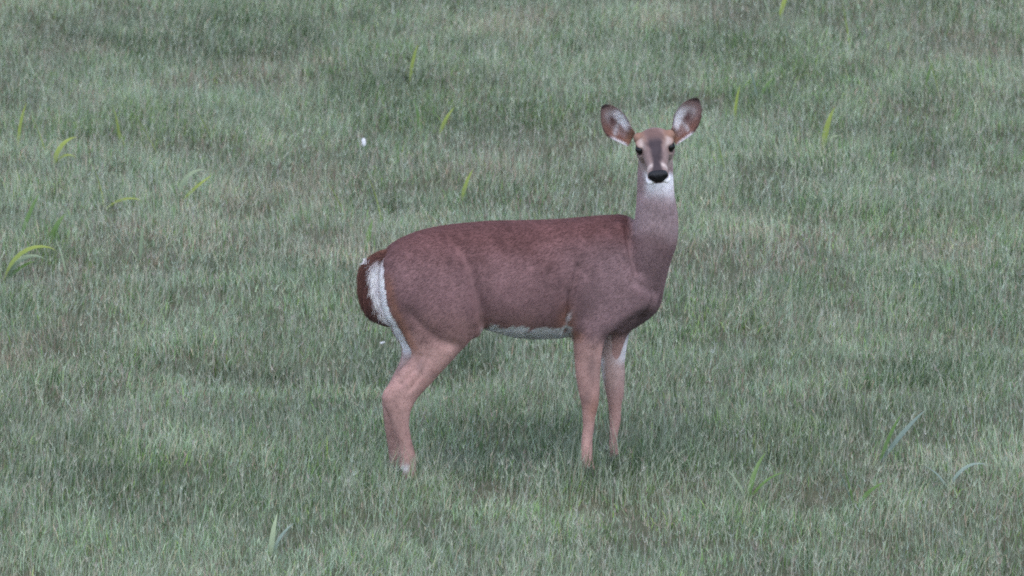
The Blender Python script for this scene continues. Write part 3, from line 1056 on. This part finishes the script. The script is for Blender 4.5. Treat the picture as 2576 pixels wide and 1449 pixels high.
# ------------------------------------------------------------------ broad grass leaves standing above the lawn
def leaf_mesh(length, width, lean, az, curl, name='leaf'):
    """one strap leaf with a keel, growing from the origin"""
    n = 10
    V, F = [], []
    pos = np.zeros(3)
    d = np.array([math.cos(az), math.sin(az), 0])
    sd = np.array([-math.sin(az), math.cos(az), 0])
    for i in range(n + 1):
        t_ = i / n
        ang = lean + curl * t_ ** 1.4
        dirv = d * math.sin(ang) + np.array([0, 0, math.cos(ang)])
        up = -d * math.cos(ang) + np.array([0, 0, math.sin(ang)])
        w = width / 2 * (min(1, .45 + 2.2 * t_) if t_ < .3 else (1 - ((t_ - .3) / .7) ** 1.8)) + .0003
        tw = sd * math.cos(.5 * t_) + up * math.sin(.5 * t_)
        V += [pos - tw * w, pos - up * w * .35, pos + tw * w]
        pos = pos + dirv * length / n
    for i in range(n):
        for k in range(2):
            a = i * 3 + k
            F.append((a, a + 1, a + 4, a + 3))
    me = mesh_from(V, F, name)
    smooth_shade(me)
    return me, len(V)


LIME = (0.31, 0.37, 0.08); PALE = (0.30, 0.36, 0.22); MID = (0.13, 0.22, 0.06); BLUE = (0.26, 0.33, 0.27)


def plant(u, v, leaves, label, group=None, name='leafy_weed'):
    """u, v: pixel of the foot; leaves: (length px, width px, lean, azimuth, curl, colour)"""
    p, sc = ground_at(u, v)
    z = float(ground_z(p.x, p.y))
    root = bpy.data.objects.new(name, None)
    COL.objects.link(root)
    root.location = (p.x, p.y, z - .004)
    root.empty_display_size = .05
    root['label'] = label; root['category'] = 'weed'
    if group:
        root['group'] = group
    for (lp, wp, lean, az, curl, colr) in leaves:
        me, k = leaf_mesh(lp / sc * 1.05 + .05, wp / sc * 1.6, lean, az, curl)
        cj = np.tile(np.array(colr), (k, 1)) * rng.uniform(.88, 1.12)
        cj *= rng.uniform(.93, 1.07, (k, 1))
        set_color(me, cj)
        link('leaf', me, M_LEAF, root)
    return root


R, Lf, Up = 0.0, math.pi, math.pi / 2
G1 = 'single broad blades standing up from the lawn'
BLADE_LABELS = [
    'slim upright lime-green blade next to the hooked lime tuft',
    'short leaning lime-green blade close behind the hooked lime tuft',
    'upright lime blade, rear one of a close pair in green turf',
    'leaning lime blade, front one of a close pair in green turf',
    'thin lime blade leaning strongly beside the close pair of lime blades',
    'thin slanting lime blade between the close pair and the white scrap',
    'leaning lime blade in the grass beyond the rump of the doe',
    'tall lime blade standing just beyond the rump of the doe',
    'broad upright lime blade alone in the far green patch',
    'short bowed lime blade beside a broad dark-green blade',
    'broad dark-green blade standing beside a bowed lime blade',
    'tall upright lime blade far back beyond the weed with a folded tip',
    'short upright lime blade in the grass beside the raised ear of the doe',
    'tall lime blade standing beside a short dark-green blade',
    'slim lime blade in the grass beside the face of the doe',
    'thin pale grey-green blade between the white scrap and the drooping weed',
    'pale leaning blade beside a short curved lime blade far back',
    'short curved lime blade beside a pale leaning blade far back',
    'pale curved blade in brown thatch near the large arching weed',
    'dark-green slanting blade just behind the large arching weed',
    'curved lime blade in the grass beyond the back of the doe',
    'short dark-green blade close behind the tail of the doe',
    'short dark-green blade standing beside a tall lime blade',
]
for label, (u, v, lp, wp, lean, az, curl, colr) in zip(BLADE_LABELS, [
        (43, 372, 90, 9, .10, .4, .3, LIME), (117, 392, 66, 8, .25, 2.8, .3, LIME), (302, 352, 70, 9, .12, 2.6, .3, LIME),
        (318, 380, 60, 8, .2, 2.9, .4, LIME), (400, 385, 95, 7, .45, 3.0, .2, LIME), (536, 346, 70, 7, .4, 3.1, .3, LIME),
        (872, 552, 75, 9, .35, 3.0, .4, LIME), (960, 560, 95, 10, .15, 2.9, .4, LIME), (1030, 215, 75, 11, .1, .3, .3, LIME),
        (1102, 335, 60, 10, .3, .4, .6, LIME), (1058, 330, 70, 12, .1, 2.4, .4, MID), (2138, 128, 85, 10, .12, 2.8, .2, LIME),
        (1846, 300, 65, 8, .1, .4, .2, LIME), (2364, 252, 85, 9, .18, 2.9, .3, LIME), (1824, 425, 75, 8, .2, 2.9, .2, LIME),
        (590, 415, 80, 6, .3, 2.8, .2, PALE), (1940, 60, 65, 9, .35, 2.7, .3, PALE), (1962, 62, 50, 10, .2, .6, .5, LIME),
        (165, 690, 75, 9, .15, 2.7, .6, PALE), (50, 600, 95, 9, .4, .7, .3, MID), (1160, 500, 60, 9, .2, .5, .5, LIME),
        (920, 640, 50, 9, .25, 1.0, .4, MID), (2325, 240, 55, 8, .15, .3, .3, MID)]):
    plant(u, v, [(lp, wp, lean, az, curl, colr)], label, G1)
plant(135, 425, [(78, 12, .12, .5, 1.6, LIME), (46, 9, .3, .2, 2.3, LIME)], 'lime grass tuft whose leaf arches over like a hook')
plant(447, 520, [(100, 13, .05, .4, 1.9, PALE), (80, 11, .75, .2, .3, LIME), (64, 8, .15, 2.9, .4, MID)], 'broad-leaved grass plant with one drooping and one outspread leaf')
plant(262, 530, [(95, 9, .10, 2.9, .5, LIME), (70, 10, .9, .0, 1.2, LIME)], 'yellow-green grass plant with one upright and one fallen bowed leaf')
plant(6, 715, [(150, 15, .30, .2, 2.0, LIME), (120, 14, .45, .5, 2.0, PALE), (90, 12, .2, 2.8, 1.0, MID), (70, 12, .7, .3, .8, MID)], 'large leafy grass plant with long arching leaves beside brown thatch')
plant(352, 665, [(62, 13, .05, .3, .12, PALE), (36, 8, .5, 2.8, .4, PALE)], 'pale upright stub of broad grass among dry brown blades')
plant(128, 615, [(52, 13, .25, .6, .8, MID), (44, 10, .2, 2.6, .6, MID)], 'short dark-green grass plant with a leaf bent at its tip')
plant(2070, 372, [(86, 13, .10, .5, .5, LIME), (40, 9, .2, .3, 1.8, PALE)], 'bright yellow-green grass plant with a folded pale tip')
plant(1908, 250, [(70, 12, .18, 2.9, .3, BLUE), (40, 9, .4, .4, .6, MID)], 'pale bluish broad grass leaf leaning over darker grass')
plant(2212, 1190, [(135, 15, .62, .15, .25, BLUE), (100, 9, .35, .4, .3, MID)], 'long blue-green grass blade leaning across dark grass')
plant(2150, 1300, [(100, 14, .25, 2.9, .5, BLUE), (110, 12, .2, 2.7, .2, MID), (70, 11, .5, .3, .9, MID)], 'clump of wide blue-green leaves low in the lawn')
plant(1880, 1270, [(110, 8, .3, 1.0, 1.0, MID), (100, 7, .5, 2.4, 1.0, PALE), (90, 7, .6, .4, 1.0, MID)], 'thin clump of dark arching grass leaves near the trampled patch')
plant(2385, 1260, [(95, 9, .5, .4, 1.7, BLUE), (80, 8, .6, 2.6, 1.4, BLUE)], 'two curled bluish grass leaves bowing to opposite sides')
plant(680, 1420, [(80, 9, .2, 1.2, .6, PALE), (70, 8, .35, .4, .8, BLUE)], 'pale forked grass plant among straw-coloured grass')


# ------------------------------------------------------------------ white scraps on the lawn
def scrap(u, v, w_px, h_px, tilt, label, name='white_petal'):
    p, sc = ground_at(u, v)
    z = float(ground_z(p.x, p.y)) + .03
    w_, h_ = w_px / sc, h_px / sc
    V, F = [], []
    n, m_ = 8, 6
    for i in range(n + 1):
        t_ = i / n
        for j in range(m_ + 1):
            k = j / m_ * 2 - 1
            ww = w_ / 2 * math.sin(math.pi * (.08 + .84 * t_)) ** .7 * (1 + .12 * math.sin(9 * t_))
            x, zz, y = k * ww, t_ * h_, -.25 * w_ * (1 - k * k) + .2 * h_ * t_ * t_
            V.append((x * math.cos(tilt) - zz * math.sin(tilt), y, x * math.sin(tilt) + zz * math.cos(tilt)))
    for i in range(n):
        for j in range(m_):
            a = i * (m_ + 1) + j
            F.append((a, a + 1, a + m_ + 2, a + m_ + 1))
    nfront = len(V)
    V = V + [(x, y + .0015, z_) for (x, y, z_) in V]
    F = F + [tuple(nfront + q for q in f[::-1]) for f in F]
    me = mesh_from(V, F, name)
    smooth_shade(me)
    set_color(me, np.tile(np.array([.84, .83, .86]), (len(V), 1)))
    o = link(name, me, M_SCRAP, label=label, cat='scrap')
    o.location = (p.x, p.y, z)
    return o


scrap(916, 372, 11, 20, .08, 'small white petal-like scrap standing upright in green grass')
scrap(956, 882, 6, 13, -1.35, 'tiny white sliver lying in the grass behind the doe')
